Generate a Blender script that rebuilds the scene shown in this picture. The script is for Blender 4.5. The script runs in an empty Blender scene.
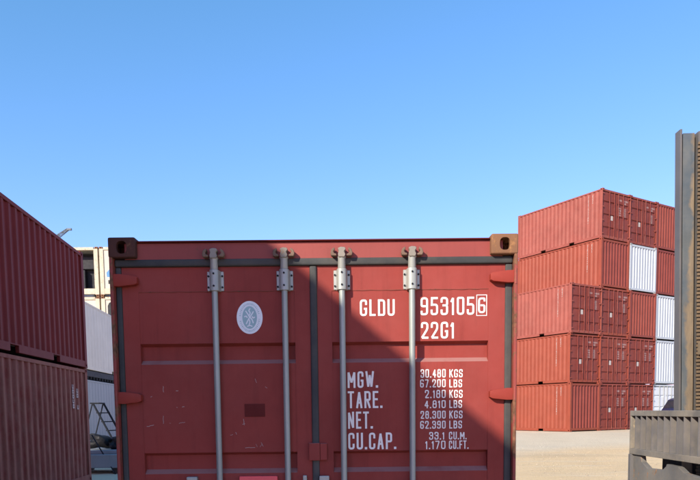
import bpy, bmesh, math, random
from mathutils import Vector, Matrix
random.seed(7)
C = bpy.context.scene.collection
sc = bpy.context.scene
PI = math.pi

# ------------------------------------------------------------------ camera
cam_d = bpy.data.cameras.new('camera'); cam = bpy.data.objects.new('camera', cam_d); C.objects.link(cam)
sc.camera = cam
yaw, pitch, roll = 0.0038, -0.0832, -0.011
cam_d.sensor_width = 36.0; cam_d.lens = 664.2/700*36; cam_d.shift_y = 226.5/700
cam_d.clip_start = 0.05; cam_d.clip_end = 3000
f0 = Vector((math.sin(yaw), math.cos(yaw), 0)); r0 = Vector((math.cos(yaw), -math.sin(yaw), 0)); u0 = Vector((0, 0, 1))
f1 = f0*math.cos(pitch)+u0*math.sin(pitch); u1 = u0*math.cos(pitch)-f0*math.sin(pitch)
r2 = r0*math.cos(roll)+u1*math.sin(roll); u2 = u1*math.cos(roll)-r0*math.sin(roll)
M = Matrix((r2, u2, -f1)).transposed().to_4x4(); M.translation = Vector((0.1876, -4.0358, 1.5495))
cam.matrix_world = M

# ------------------------------------------------------------------ light
SUN_A, SUN_EL = math.radians(37.0), math.radians(27.0)     # A: from straight behind the camera towards its left
to_sun = Vector((-math.sin(SUN_A)*math.cos(SUN_EL), -math.cos(SUN_A)*math.cos(SUN_EL), math.sin(SUN_EL)))
sd = bpy.data.lights.new('sun', 'SUN'); sun = bpy.data.objects.new('sun', sd); C.objects.link(sun)
sd.energy = 3.6; sd.angle = math.radians(0.5); sd.color = (1.0, 0.91, 0.76)
sun.rotation_euler = to_sun.to_track_quat('Z', 'Y').to_euler(); sun.location = (-10, -15, 15)
w = bpy.data.worlds.new('World'); sc.world = w; w.use_nodes = True
nt = w.node_tree; nt.nodes.clear()
sky = nt.nodes.new('ShaderNodeTexSky'); sky.sky_type = 'NISHITA'; sky.sun_disc = False
sky.sun_elevation = SUN_EL; sky.sun_rotation = math.atan2(to_sun.x, to_sun.y)
sky.air_density = 1.0; sky.dust_density = 0.3; sky.ozone_density = 3.0
bg = nt.nodes.new('ShaderNodeBackground'); bg.inputs['Strength'].default_value = 0.14
wo = nt.nodes.new('ShaderNodeOutputWorld')
hs = nt.nodes.new('ShaderNodeHueSaturation'); hs.inputs['Saturation'].default_value = 1.17
nt.links.new(sky.outputs[0], hs.inputs['Color']); 
sp_ = nt.nodes.new('ShaderNodeSeparateColor'); cb_ = nt.nodes.new('ShaderNodeCombineColor'); nt.links.new(hs.outputs[0], sp_.inputs[0])
pw = nt.nodes.new('ShaderNodeMath'); pw.operation = 'POWER'; pw.inputs[1].default_value = .75; nt.links.new(sp_.outputs[1], pw.inputs[0])
ml = nt.nodes.new('ShaderNodeMath'); ml.operation = 'MULTIPLY'; ml.inputs[1].default_value = 1.12; nt.links.new(pw.outputs[0], ml.inputs[0])
nt.links.new(sp_.outputs[0], cb_.inputs[0]); nt.links.new(ml.outputs[0], cb_.inputs[1]); nt.links.new(sp_.outputs[2], cb_.inputs[2])
nt.links.new(cb_.outputs[0], bg.inputs['Color']); nt.links.new(bg.outputs[0], wo.inputs['Surface'])
sc.view_settings.view_transform = 'Standard'; sc.view_settings.look = 'None'
sc.view_settings.exposure = 1.0; sc.view_settings.gamma = 1.0; sc.view_settings.use_curve_mapping = False
sc.render.engine = 'CYCLES'; sc.cycles.max_bounces = 8

# ------------------------------------------------------------------ materials
def newmat(name):
    m = bpy.data.materials.new(name); m.use_nodes = True
    t = m.node_tree; b = t.nodes['Principled BSDF']
    return m, t, b
def noise(t, scale, detail=4, rough=.55, stretch=(1, 1, 1), coord=None, w_from=None):
    tc = t.nodes.new('ShaderNodeTexCoord'); mp = t.nodes.new('ShaderNodeMapping')
    mp.inputs['Scale'].default_value = stretch
    t.links.new(tc.outputs[coord or 'Object'], mp.inputs[0])
    n = t.nodes.new('ShaderNodeTexNoise'); n.noise_dimensions = '4D'
    n.inputs['Scale'].default_value = scale; n.inputs['Detail'].default_value = detail; n.inputs['Roughness'].default_value = rough
    t.links.new(mp.outputs[0], n.inputs['Vector'])
    if w_from is None:
        oi = t.nodes.new('ShaderNodeObjectInfo'); mu = t.nodes.new('ShaderNodeMath'); mu.operation = 'MULTIPLY'; mu.inputs[1].default_value = 40
        t.links.new(oi.outputs['Random'], mu.inputs[0]); t.links.new(mu.outputs[0], n.inputs['W'])
    return n.outputs['Fac']
def ramp(t, fac, a, b, lo=0.0, hi=1.0):
    r = t.nodes.new('ShaderNodeMapRange'); r.inputs['From Min'].default_value = a; r.inputs['From Max'].default_value = b
    r.inputs['To Min'].default_value = lo; r.inputs['To Max'].default_value = hi
    t.links.new(fac, r.inputs['Value']); return r.outputs[0]
def mixc(t, fac, a, b, mode='MIX'):
    m = t.nodes.new('ShaderNodeMix'); m.data_type = 'RGBA'; m.blend_type = mode
    if isinstance(fac, float): m.inputs[0].default_value = fac
    else: t.links.new(fac, m.inputs[0])
    for i, v in ((6, a), (7, b)):
        if isinstance(v, tuple): m.inputs[i].default_value = (*v, 1)
        else: t.links.new(v, m.inputs[i])
    return m.outputs[2]
def scl(c, k): return tuple(min(1, v*k) for v in c)
def paint(name, base, var=.16, rust=.0, rustc=(.16, .065, .03), rough=.5, bump=.12, streak=.1, dust=.0, dustc=(.45, .36, .27), spec=.4, fade=None, metal=0.0, up_highlight=0.0, edge=0.0, crest=0.0):
    m, t, b = newmat(name)
    n1 = noise(t, 1.3, 5, .6); col = mixc(t, ramp(t, n1, .3, .7), scl(base, 1-var), scl(base, 1+var))
    n2 = noise(t, 3.0, 6, .65, (6, 6, .55)); 
    if fade: col = mixc(t, ramp(t, noise(t, 2.2, 6, .7, (3, 3, .8)), .46, .74, 0, .45), col, fade)
    if streak: col = mixc(t, ramp(t, n2, .52, .75, 0, streak*3), col, scl(base, .6))
    if dust: col = mixc(t, ramp(t, noise(t, 2.5, 7, .7), .42, .78, 0, dust), col, dustc)
    if crest:      # mixes in a paler red along the outer crests of the corrugations
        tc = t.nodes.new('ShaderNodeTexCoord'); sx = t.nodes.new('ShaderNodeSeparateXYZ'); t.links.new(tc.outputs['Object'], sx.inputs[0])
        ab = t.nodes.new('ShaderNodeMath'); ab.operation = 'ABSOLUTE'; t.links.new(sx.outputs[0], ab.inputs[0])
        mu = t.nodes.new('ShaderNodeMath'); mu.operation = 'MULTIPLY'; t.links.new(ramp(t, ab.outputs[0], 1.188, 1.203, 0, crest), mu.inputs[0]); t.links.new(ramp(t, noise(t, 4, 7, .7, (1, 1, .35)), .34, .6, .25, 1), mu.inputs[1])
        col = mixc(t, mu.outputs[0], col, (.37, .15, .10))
    if up_highlight:  # upward slopes mixed paler: their sky highlight put into the colour
        ge = t.nodes.new('ShaderNodeNewGeometry'); se = t.nodes.new('ShaderNodeSeparateXYZ'); t.links.new(ge.outputs['True Normal'], se.inputs[0])
        mu = t.nodes.new('ShaderNodeMath'); mu.operation = 'MULTIPLY'; t.links.new(ramp(t, se.outputs[2], .25, .6, 0, up_highlight), mu.inputs[0]); t.links.new(ramp(t, noise(t, 8, 5), .25, .5, .5, 1), mu.inputs[1])
        col = mixc(t, mu.outputs[0], col, (.40, .25, .22))
    if rust:
        n3 = noise(t, 11.0, 10, .78, (1, 1, .55))
        if edge:
            tc = t.nodes.new('ShaderNodeTexCoord'); sx = t.nodes.new('ShaderNodeSeparateXYZ'); t.links.new(tc.outputs['Object'], sx.inputs[0])
            ab = t.nodes.new('ShaderNodeMath'); ab.operation = 'ABSOLUTE'; t.links.new(sx.outputs[0], ab.inputs[0])
            ad = t.nodes.new('ShaderNodeMath'); ad.operation = 'ADD'; t.links.new(n3, ad.inputs[0]); t.links.new(ramp(t, ab.outputs[0], 1.15, 1.19, 0, edge), ad.inputs[1]); n3 = ad.outputs[0]
        k = ramp(t, n3, .70-.30*rust, .75-.29*rust)
        rc = mixc(t, ramp(t, noise(t, 40, 4), .35, .65), scl(rustc, .6), scl(rustc, 1.35))
        col = mixc(t, k, col, rc)
        ro = t.nodes.new('ShaderNodeMix'); ro.data_type = 'FLOAT'; t.links.new(k, ro.inputs[0]); ro.inputs[2].default_value = rough; ro.inputs[3].default_value = .9
        t.links.new(ro.outputs[0], b.inputs['Roughness'])
    else:
        t.links.new(ramp(t, noise(t, 9, 5), .3, .7, rough-.07, rough+.1), b.inputs['Roughness'])
    t.links.new(col, b.inputs['Base Color'])
    b.inputs['Specular IOR Level'].default_value = spec; b.inputs['Metallic'].default_value = metal
    if bump:
        bp = t.nodes.new('ShaderNodeBump'); bp.inputs['Strength'].default_value = bump; bp.inputs['Distance'].default_value = .02
        a = t.nodes.new('ShaderNodeMath'); a.operation = 'ADD'
        t.links.new(noise(t, 2.2, 2), a.inputs[0]); mu = t.nodes.new('ShaderNodeMath'); mu.operation = 'MULTIPLY'; mu.inputs[1].default_value = .12
        t.links.new(noise(t, 55, 4), mu.inputs[0]); t.links.new(mu.outputs[0], a.inputs[1])
        t.links.new(a.outputs[0], bp.inputs['Height']); t.links.new(bp.outputs[0], b.inputs['Normal'])
    return m
MAROON = (.36, .060, .050)
MT = dict(
    door=paint('red_oxide_door_paint', (.258, .046, .037), .20, .11, rough=.5, bump=.24, streak=.15, dust=.22, dustc=(.34, .11, .095), spec=.10, up_highlight=.55),
    hinge=paint('fresh_red_hinge_paint', (.28, .043, .030), .14, .22, rough=.5, spec=.15),
    post=paint('rusty_red_post_paint', (.26, .048, .038), .15, .30, rustc=(.16, .075, .04), rough=.6, bump=.25, edge=.13),
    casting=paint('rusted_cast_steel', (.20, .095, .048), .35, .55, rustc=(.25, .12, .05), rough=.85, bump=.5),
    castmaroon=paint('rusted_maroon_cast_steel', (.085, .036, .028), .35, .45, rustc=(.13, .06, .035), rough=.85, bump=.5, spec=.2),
    red_a=paint('sunbleached_red_paint', (.245, .053, .028), .10, .08, rough=.55, streak=.05, dust=.22, dustc=(.32, .105, .06), spec=.25),
    red_d=paint('chalky_pink_red_paint', (.255, .066, .046), .14, .12, rough=.6, streak=.10, dust=.35, dustc=(.32, .12, .09), spec=.25),
    red_e=paint('deep_brown_red_paint', (.185, .040, .028), .12, .14, rough=.55, streak=.08, dust=.2, dustc=(.24, .085, .06), spec=.25),
    red_b=paint('worn_red_paint', (.22, .049, .032), .12, .10, rough=.55, streak=.06, dust=.22, dustc=(.28, .095, .07), spec=.25),
    red_c=paint('dull_red_paint', (.20, .042, .029), .12, .12, rough=.55, streak=.06, dust=.15, dustc=(.26, .085, .06), spec=.25),
    maroon=paint('dark_maroon_paint', (.175, .021, .019), .12, .06, rough=.6, streak=.05, spec=.10, crest=.10),
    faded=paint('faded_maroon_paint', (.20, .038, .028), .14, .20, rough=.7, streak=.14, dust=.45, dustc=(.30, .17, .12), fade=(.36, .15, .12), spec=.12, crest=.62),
    white=paint('white_container_paint', (.44, .48, .50), .07, .10, rough=.45, streak=.14),
    brightwhite=paint('clean_white_door_paint', (.64, .67, .68), .05, .05, rough=.45, streak=.1),
    reefer=paint('dirty_white_reefer_paint', (.66, .58, .45), .09, .12, rustc=(.32, .16, .06), rough=.5, streak=.2, dust=.2, dustc=(.55, .47, .34)),
    cream=paint('cream_reefer_panel', (.46, .42, .34), .10, .16, rustc=(.34, .19, .09), rough=.55, streak=.12),
    reeferb=paint('blue_white_reefer_paint', (.19, .225, .24), .06, .10, rough=.5, streak=.10),
    rustwhite=paint('rust_streaked_cream_post', (.50, .43, .31), .12, .46, rustc=(.28, .15, .07), rough=.7, streak=.3),
    galv=paint('galvanised_steel', (.36, .37, .335), .16, .24, rustc=(.30, .19, .11), rough=.45, bump=.15, metal=.25),
    rod=paint('galvanised_tube', (.32, .345, .315), .14, .10, rustc=(.30, .19, .11), rough=.42, bump=.08, metal=.25),
    keeper=paint('rusty_keeper_steel', (.17, .11, .075), .3, .5, rustc=(.20, .085, .04), rough=.75, bump=.3),
    camsteel=paint('dirty_cam_steel', (.25, .22, .18), .3, .4, rustc=(.24, .13, .06), rough=.6, bump=.3),
    weld=paint('rusty_weld', (.22, .05, .035), .2, .5, rustc=(.11, .05, .03), rough=.8),
    rubber=paint('door_seal_rubber', (.050, .052, .052), .25, 0, rough=.75, bump=.2, streak=.1, dust=.35, dustc=(.19, .16, .125), spec=.25),
    black=paint('black_steel', (.018, .018, .02), .2, 0, rough=.7),
    tyre=paint('tyre_rubber', (.022, .022, .022), .2, 0, rough=.85, bump=.2),
    letter=paint('white_stencil_paint', (.78, .75, .71), .07, .0, rough=.6, bump=0, streak=.0),
    fadedletter=paint('faded_white_stencil', (.50, .36, .32), .12, 0, rough=.7, bump=0, streak=.15, dust=.5, dustc=(.34, .16, .12)),
    scuff=paint('pale_scratch', (.44, .31, .29), .1, 0, rough=.8, bump=0),
    plate=paint('painted_over_plate', (.12, .022, .020), .1, 0, rough=.7, spec=.08),
    teal=paint('teal_print', (.30, .45, .47), .1, 0, rough=.6, bump=0),
    sticker=paint('white_sticker', (.74, .77, .78), .03, 0, rough=.45, bump=0),
    placard=paint('dulled_placard', (.46, .42, .38), .15, .1, rough=.6, bump=0, streak=.2),
    forkdusty=paint('dusty_worn_machine_edge', (.16, .145, .125), .25, .34, rustc=(.36, .27, .17), rough=.7, bump=.35, streak=.12, dust=.7, dustc=(.40, .33, .23)),
    forkrust=paint('rusty_grey_machine_plate', (.135, .130, .122), .2, .42, rustc=(.32, .15, .05), rough=.65, bump=.35, streak=.15, dust=.4, dustc=(.36, .29, .20)),
    redlabel=paint('bright_red_label', (.85, .10, .11), .05, 0, rough=.4, bump=0),
    fork=paint('dirty_grey_machine_paint', (.128, .122, .120), .22, .26, rustc=(.34, .25, .15), rough=.55, bump=.3, streak=.12, dust=.4, dustc=(.36, .29, .20)),
    forkdark=paint('dark_grease_steel', (.13, .125, .115), .25, .15, rustc=(.20, .12, .06), rough=.5, bump=.3, dust=.25, dustc=(.32, .25, .16)),
    mast=paint('greasy_mast_steel', (.080, .098, .108), .18, .18, rustc=(.30, .20, .10), rough=.5, bump=.25, streak=.15, dust=.25, dustc=(.38, .31, .20)),
    flange=paint('worn_mast_flange', (.115, .108, .102), .22, .25, rustc=(.26, .15, .08), rough=.55, bump=.2),
    chain=paint('oily_chain', (.15, .105, .06), .3, .3, rough=.5, bump=.2),
    yellow=paint('yellow_machine_paint', (.55, .32, .05), .1, .1, rough=.5),
    navy=paint('navy_vehicle_paint', (.016, .027, .070), .05, 0, rough=.3),
    glass=paint('dark_vehicle_glass', (.02, .03, .04), .05, 0, rough=.08, bump=0),
    crane=paint('grey_crane_paint', (.10, .12, .14), .1, .1, rough=.5),
    blackwrap=paint('black_plastic_sheet', (.010, .010, .012), .2, 0, rough=.6, bump=.6, spec=.2),
    slab=paint('pale_grey_concrete', (.23, .25, .26), .12, 0, rough=.85, bump=.4, dust=.2),
    timber=paint('dark_timber', (.06, .045, .035), .2, 0, rough=.9),
    alu=paint('dark_ladder_steel', (.016, .018, .022), .2, .1, rough=.7, spec=.15),
)

# ------------------------------------------------------------------ mesh helpers
class MB:
    def __init__(s): s.v = []; s.f = []
    def add(s, vs, fs):
        n = len(s.v); s.v += [tuple(v) for v in vs]; s.f += [tuple(i+n for i in q) for q in fs]; return s
    def box(s, x0, x1, y0, y1, z0, z1):
        return s.add([(x0,y0,z0),(x1,y0,z0),(x1,y1,z0),(x0,y1,z0),(x0,y0,z1),(x1,y0,z1),(x1,y1,z1),(x0,y1,z1)],
                     [(0,3,2,1),(4,5,6,7),(0,1,5,4),(1,2,6,5),(2,3,7,6),(3,0,4,7)])
    def prism(s, poly, axis, a0, a1):
        def pt(p, a):
            return {'x': (a, p[0], p[1]), 'y': (p[0], a, p[1]), 'z': (p[0], p[1], a)}[axis]
        n = len(poly); vs = [pt(p, a0) for p in poly]+[pt(p, a1) for p in poly]
        fs = [tuple(range(n)), tuple(range(2*n-1, n-1, -1))]+[(i, i+n, (i+1) % n+n, (i+1) % n) for i in range(n)]
        return s.add(vs, fs)
    def tube(s, pts, r, n=10, caps=True):
        pts = [Vector(p) for p in pts]; rings = []; prev = None
        for i, p in enumerate(pts):
            d = (pts[min(i+1, len(pts)-1)]-pts[max(i-1, 0)]).normalized()
            if prev is None: a = d.orthogonal().normalized()
            else: a = (prev-d*prev.dot(d)).normalized()
            prev = a; b = d.cross(a); rr = r[i] if isinstance(r, (list, tuple)) else r
            rings.append([p+a*rr*math.cos(2*PI*k/n)+b*rr*math.sin(2*PI*k/n) for k in range(n)])
        vs = [q for rg in rings for q in rg]; fs = []
        for i in range(len(pts)-1):
            for k in range(n): fs.append((i*n+k, i*n+(k+1) % n, (i+1)*n+(k+1) % n, (i+1)*n+k))
        if caps: fs += [tuple(range(n-1, -1, -1)), tuple(range((len(pts)-1)*n, len(pts)*n))]
        return s.add(vs, fs)
    def mesh(s, name, bevel=0, smooth=False, seg=2):
        bm = bmesh.new(); vs = [bm.verts.new(v) for v in s.v]
        for q in s.f:
            try: bm.faces.new([vs[i] for i in q])
            except ValueError: pass
        bmesh.ops.recalc_face_normals(bm, faces=bm.faces)
        if bevel: bmesh.ops.bevel(bm, geom=[e for e in bm.edges if len(e.link_faces) == 2 and e.calc_face_angle(0) > .5], offset=bevel, segments=seg, affect='EDGES', profile=.6)
        me = bpy.data.meshes.new(name); bm.to_mesh(me); bm.free()
        if smooth:
            me.polygons.foreach_set('use_smooth', [True]*len(me.polygons))
            me.set_sharp_from_angle(angle=math.radians(40))
        return me
def put(name, me, mat, parent=None, loc=None):
    if isinstance(me, MB): me = me.mesh(name)
    o = bpy.data.objects.new(name, me); C.objects.link(o)
    if mat:
        if not me.materials: me.materials.append(None)
        o.material_slots[0].link = 'OBJECT'; o.material_slots[0].material = MT[mat] if isinstance(mat, str) else mat
    if parent: o.parent = parent
    if loc: o.location = loc
    return o
def thing(name, label, cat, loc=(0, 0, 0), rz=0, group=None):
    o = bpy.data.objects.new(name, None); C.objects.link(o); o.location = loc; o.rotation_euler = (0, 0, rz); o.empty_display_size = .3
    return tag(o, label, cat, group)
def tag(o, label, cat, group=None):
    o['label'] = label; o['category'] = cat
    if group: o['group'] = group
    return o
def structure(name, me, mat):
    o = put(name, me, mat); o['kind'] = 'structure'; return o

# ------------------------------------------------------------------ ground
def smooth(a, b, x):
    t = max(0, min(1, (x-a)/(b-a))); return t*t*(3-2*t)
def gz(x, y): return .337*smooth(13, 30, y)*smooth(-4, 6, x)
def ground():
    xs = sorted(set([-900, -300, -120, -60, -30]+[i*.5 for i in range(-40, 61)]+[45, 80, 200, 900]))
    ys = sorted(set([-600, -150, -40, -15]+[i*.5 for i in range(-16, 91)]+[55, 80, 150, 400, 1200]))
    mb = MB(); nx = len(xs)
    for y in ys:
        for x in xs:
            j = (random.random()-.5)*.02 if (-8 < x < 20 and 3 < y < 28) else 0
            mb.v.append((x, y, gz(x, y)+j-.008))
    for j in range(len(ys)-1):
        for i in range(nx-1): mb.f.append((j*nx+i, j*nx+i+1, (j+1)*nx+i+1, (j+1)*nx+i))
    m, t, b = newmat('sandy_yard_ground')
    tc = t.nodes.new('ShaderNodeTexCoord'); sx = t.nodes.new('ShaderNodeSeparateXYZ'); t.links.new(tc.outputs['Object'], sx.inputs[0])
    def N(s, d=6, r=.6, st=(1, 1, 1)): return noise(t, s, d, r, st, w_from=0)
    sand = mixc(t, ramp(t, N(.35), .3, .7), (.65, .45, .23), (.75, .54, .29))
    sand = mixc(t, ramp(t, N(6, 8, .75), .5, .72, 0, .6), sand, (.46, .34, .20)); sand = mixc(t, ramp(t, N(2.2, 9, .8, (.5, 1.4, 1)), .55, .68, 0, .6), sand, (.38, .29, .18))
    # wheel tracks: stretched bands
    trk = N(.9, 5, .6, (.25, 1.6, 1)); sand = mixc(t, ramp(t, trk, .53, .68, 0, .7), sand, (.70, .56, .37)); sand = mixc(t, ramp(t, N(.55, 7, .68, (.16, 1.9, 1)), .52, .60, 0, .45), sand, (.42, .315, .19))
    conc = mixc(t, ramp(t, N(.5), .3, .7), (.58, .47, .31), (.68, .56, .38))
    conc = mixc(t, ramp(t, N(1.2, 6, .65, (.3, 1.5, 1)), .52, .7, 0, .6), conc, (.60, .50, .35)); conc = mixc(t, ramp(t, N(.7, 8, .7, (.3, 1.2, 1)), .55, .66, 0, .4), conc, (.36, .315, .25))
    # paving begins along a line running away to the right of the door container
    e = t.nodes.new('ShaderNodeMath'); e.operation = 'MULTIPLY_ADD'; e.inputs[1].default_value = -.5; t.links.new(sx.outputs[0], e.inputs[0]); t.links.new(sx.outputs[1], e.inputs[2])
    wv = t.nodes.new('ShaderNodeMath'); wv.operation = 'MULTIPLY_ADD'; wv.inputs[1].default_value = 3.2; t.links.new(N(.45, 5), wv.inputs[0]); t.links.new(e.outputs[0], wv.inputs[2])
    k = ramp(t, wv.outputs[0], 16.0, 18.4)
    lf = ramp(t, sx.outputs[0], -3.5, -2.5, 1, 0)
    mx = t.nodes.new('ShaderNodeMath'); mx.operation = 'MAXIMUM'; t.links.new(k, mx.inputs[0]); t.links.new(lf, mx.inputs[1])
    t.links.new(mixc(t, mx.outputs[0], sand, conc), b.inputs['Base Color']); b.inputs['Roughness'].default_value = .95
    bp = t.nodes.new('ShaderNodeBump'); bp.inputs['Strength'].default_value = .55; bp.inputs['Distance'].default_value = .08
    ad = t.nodes.new('ShaderNodeMath'); ad.operation = 'ADD'; t.links.new(N(1.4, 8, .7, (.5, 1.5, 1)), ad.inputs[0]); t.links.new(N(14, 6, .7), ad.inputs[1])
    t.links.new(ad.outputs[0], bp.inputs['Height']); t.links.new(bp.outputs[0], b.inputs['Normal'])
    structure('ground', mb.mesh('ground', smooth=True), m)
    g = MB()
    for i in range(900):
        x, y = random.uniform(3.2, 13), random.uniform(8.5, 21)
        s = random.choice((.006, .008, .012, .016, .024))*random.uniform(.7, 1.2); z = gz(x, y)-.004
        a = random.random()*6
        ring = [(x+s*math.cos(a+k*PI*2/5)*random.uniform(.8, 1.3), y+s*math.sin(a+k*PI*2/5), z) for k in range(5)]
        g.add(ring+[(x+s*.3, y, z+s*.9), (x-s*.3, y+.3*s, z+s*.75)], [(0,1,5),(1,2,5),(2,6,5),(2,3,6),(3,4,6),(4,0,6),(0,5,6)])
    o = put('gravel', g, paint('pale_stones', (.40, .31, .21), .2, 0, rough=.95, bump=0)); o['kind'] = 'stuff'
ground()

# ------------------------------------------------------------------ stroke lettering
R_ = .42
def _g():
    r = R_; D = {}
    D['A'] = (1, [[(0,0),(.5,1),(1,0)], [(.17,.3),(.83,.3)]])
    D['B'] = (1, [[(0,0),(0,1),(.95,1,r),(.95,.53,r),(.42,.53)], [(0,.53),(1,.53,r),(1,0,r),(0,0)]])
    D['C'] = (1, [[(1,.74),(1,1,r),(0,1,r),(0,0,r),(1,0,r),(1,.26)]])
    D['D'] = (1, [[(.5,0),(0,0),(0,1),(1,1,r),(1,0,r),(.45,0)]])
    D['E'] = (.9, [[(1,1),(0,1),(0,0),(1,0)], [(0,.52),(.85,.52)]])
    D['F'] = (.9, [[(1,1),(0,1),(0,0)], [(0,.52),(.85,.52)]])
    D['G'] = (1, [[(1,.76),(1,1,r),(0,1,r),(0,0,r),(1,0,r),(1,.43),(.78,.43)]])
    D['K'] = (1, [[(0,0),(0,1)], [(1,1),(.03,.42)], [(.32,.6),(1,0)]])
    D['L'] = (.85, [[(0,1),(0,0),(1,0)]])
    D['M'] = (1.3, [[(0,0),(0,1),(.5,.3),(1,1),(1,0)]])
    D['N'] = (1.05, [[(0,0),(0,1),(1,0),(1,1)]])
    D['P'] = (1, [[(0,0),(0,1),(1,1,r),(1,.46,r),(.42,.46)]])
    D['R'] = (1, [[(0,0),(0,1),(1,1,r),(1,.48,r),(.42,.48)], [(.45,.48),(1,0)]])
    D['S'] = (1, [[(1,.77),(1,1,r),(0,1,r),(0,.52,r),(1,.48,r),(1,0,r),(0,0,r),(0,.23)]])
    D['T'] = (1, [[(0,1),(1,1)], [(.5,1),(.5,0)]])
    D['U'] = (1, [[(0,1),(0,0,r),(1,0,r),(1,1)]])
    D['W'] = (1.4, [[(0,1),(.25,0),(.5,.8),(.75,0),(1,1)]])
    D['0'] = (1, [[(.5,1),(1,1,r),(1,0,r),(0,0,r),(0,1,r),(.48,1)]])
    D['1'] = (.5, [[(0,.8),(.8,1),(.8,0)]])
    D['2'] = (1, [[(0,.74),(0,1,r),(1,1,r),(1,.6,.3),(0,0),(1,0)]])
    D['3'] = (1, [[(0,.78),(0,1,r),(1,1,r),(1,.54,r),(.35,.54)], [(.35,.54),(1,.54,r),(1,0,r),(0,0,r),(0,.22)]])
    D['4'] = (1, [[(.74,0),(.74,1),(0,.28),(1,.28)]])
    D['5'] = (1, [[(.95,1),(.06,1),(.03,.58),(1,.6,r),(1,0,r),(0,0,r),(0,.22)]])
    D['6'] = (1, [[(1,.85),(1,1,r),(0,1,r),(0,0,r),(1,0,r),(1,.50,r),(.42,.50)]])
    D['7'] = (1, [[(0,1),(1,1),(.35,0)]])
    D['8'] = (1, [[(.5,.54),(.95,.54,r),(.95,1,r),(.05,1,r),(.05,.54,r),(.48,.54)], [(.5,.54),(1,.54,r),(1,0,r),(0,0,r),(0,.54,r),(.48,.54)]])
    D['9'] = (1, [[(.0,.15),(0,0,r),(1,0,r),(1,1,r),(0,1,r),(0,.50,r),(.58,.50)]])
    D['.'] = (.3, [[(.5,0),(.5,.001)]])
    D[' '] = (.5, [])
    return D
GL = _g()
def rounded(pts):
    out = []
    for i, p in enumerate(pts):
        if len(p) == 2 or i in (0, len(pts)-1): out.append(Vector(p[:2])); continue
        a, b, c = Vector(pts[i-1][:2]), Vector(p[:2]), Vector(pts[i+1][:2]); r = p[2]
        d1, d2 = (a-b), (c-b); r = min(r, d1.length*.49, d2.length*.49); p1, p2 = b+d1.normalized()*r, b+d2.normalized()*r
        for k in range(6):
            s = k/5; out.append(p1*(1-s)**2+b*2*s*(1-s)+p2*s*s)
    res = [out[0]]
    for q in out[1:]:
        if (q-res[-1]).length > 1e-5: res.append(q)
    return res
def ribbon(mb, pts, hw, y):
    for i in range(1, len(pts)-1):
        if (pts[i]-pts[i-1]).normalized().dot((pts[i+1]-pts[i]).normalized()) < -.15:
            ribbon(mb, pts[:i+1], hw, y); ribbon(mb, pts[i:], hw, y-.00012); return
    n = len(pts); L, Rr = [], []
    for i, p in enumerate(pts):
        d1 = (p-pts[i-1]).normalized() if i else None; d2 = (pts[i+1]-p).normalized() if i < n-1 else None
        d1 = d1 or d2; d2 = d2 or d1
        n1 = Vector((-d1.y, d1.x)); n2 = Vector((-d2.y, d2.x)); m = n1+n2
        m = n1 if m.length < .2 else m.normalized(); k = min(1.7, 1/max(.3, m.dot(n1)))
        L.append(p+m*hw*k); Rr.append(p-m*hw*k)
    vs = [(q.x, y, q.y) for q in L]+[(q.x, y, q.y) for q in Rr]
    mb.add(vs, [(i, i+1, n+i+1, n+i) for i in range(n-1)])
def text_mesh(txt, x0, x1, z0, z1, y, st):
    """stroke lettering filling the box x0..x1, z0..z1 on the plane y; st = stroke width"""
    mb = MB(); gap = .33; ws = [GL[c][0] for c in txt]; tot = sum(ws)+gap*(len(txt)-1)
    u = (x1-x0-st*len([c for c in txt if c != ' '])*0.0)/tot; x = x0; h = z1-z0; lay = 0
    for c, wd in zip(txt, ws):
        cw = wd*u-st*.0; X0, X1 = x+st/2, x+cw-st/2
        if c == '.':
            xm = x+cw/2; mb.add([(xm-st*.6, y, z0), (xm+st*.6, y, z0), (xm+st*.6, y, z0+st*1.2), (xm-st*.6, y, z0+st*1.2)], [(0, 1, 2, 3)])
        else:
            for pl in GL[c][1]:
                P = [((X0+p[0]*(X1-X0)), (z0+st/2+p[1]*(h-st)))+((p[2]*(X1-X0)*1.1,) if len(p) == 3 else ()) for p in pl]
                lay = (lay+1) % 4; q = rounded(P)
                if (q[0]-q[-1]).length > st: q[0] = q[0]+(q[0]-q[1]).normalized()*st/2; q[-1] = q[-1]+(q[-1]-q[-2]).normalized()*st/2
                ribbon(mb, q, st/2, y-.0003*lay)
        x += (wd+gap)*u
    return mb

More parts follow.
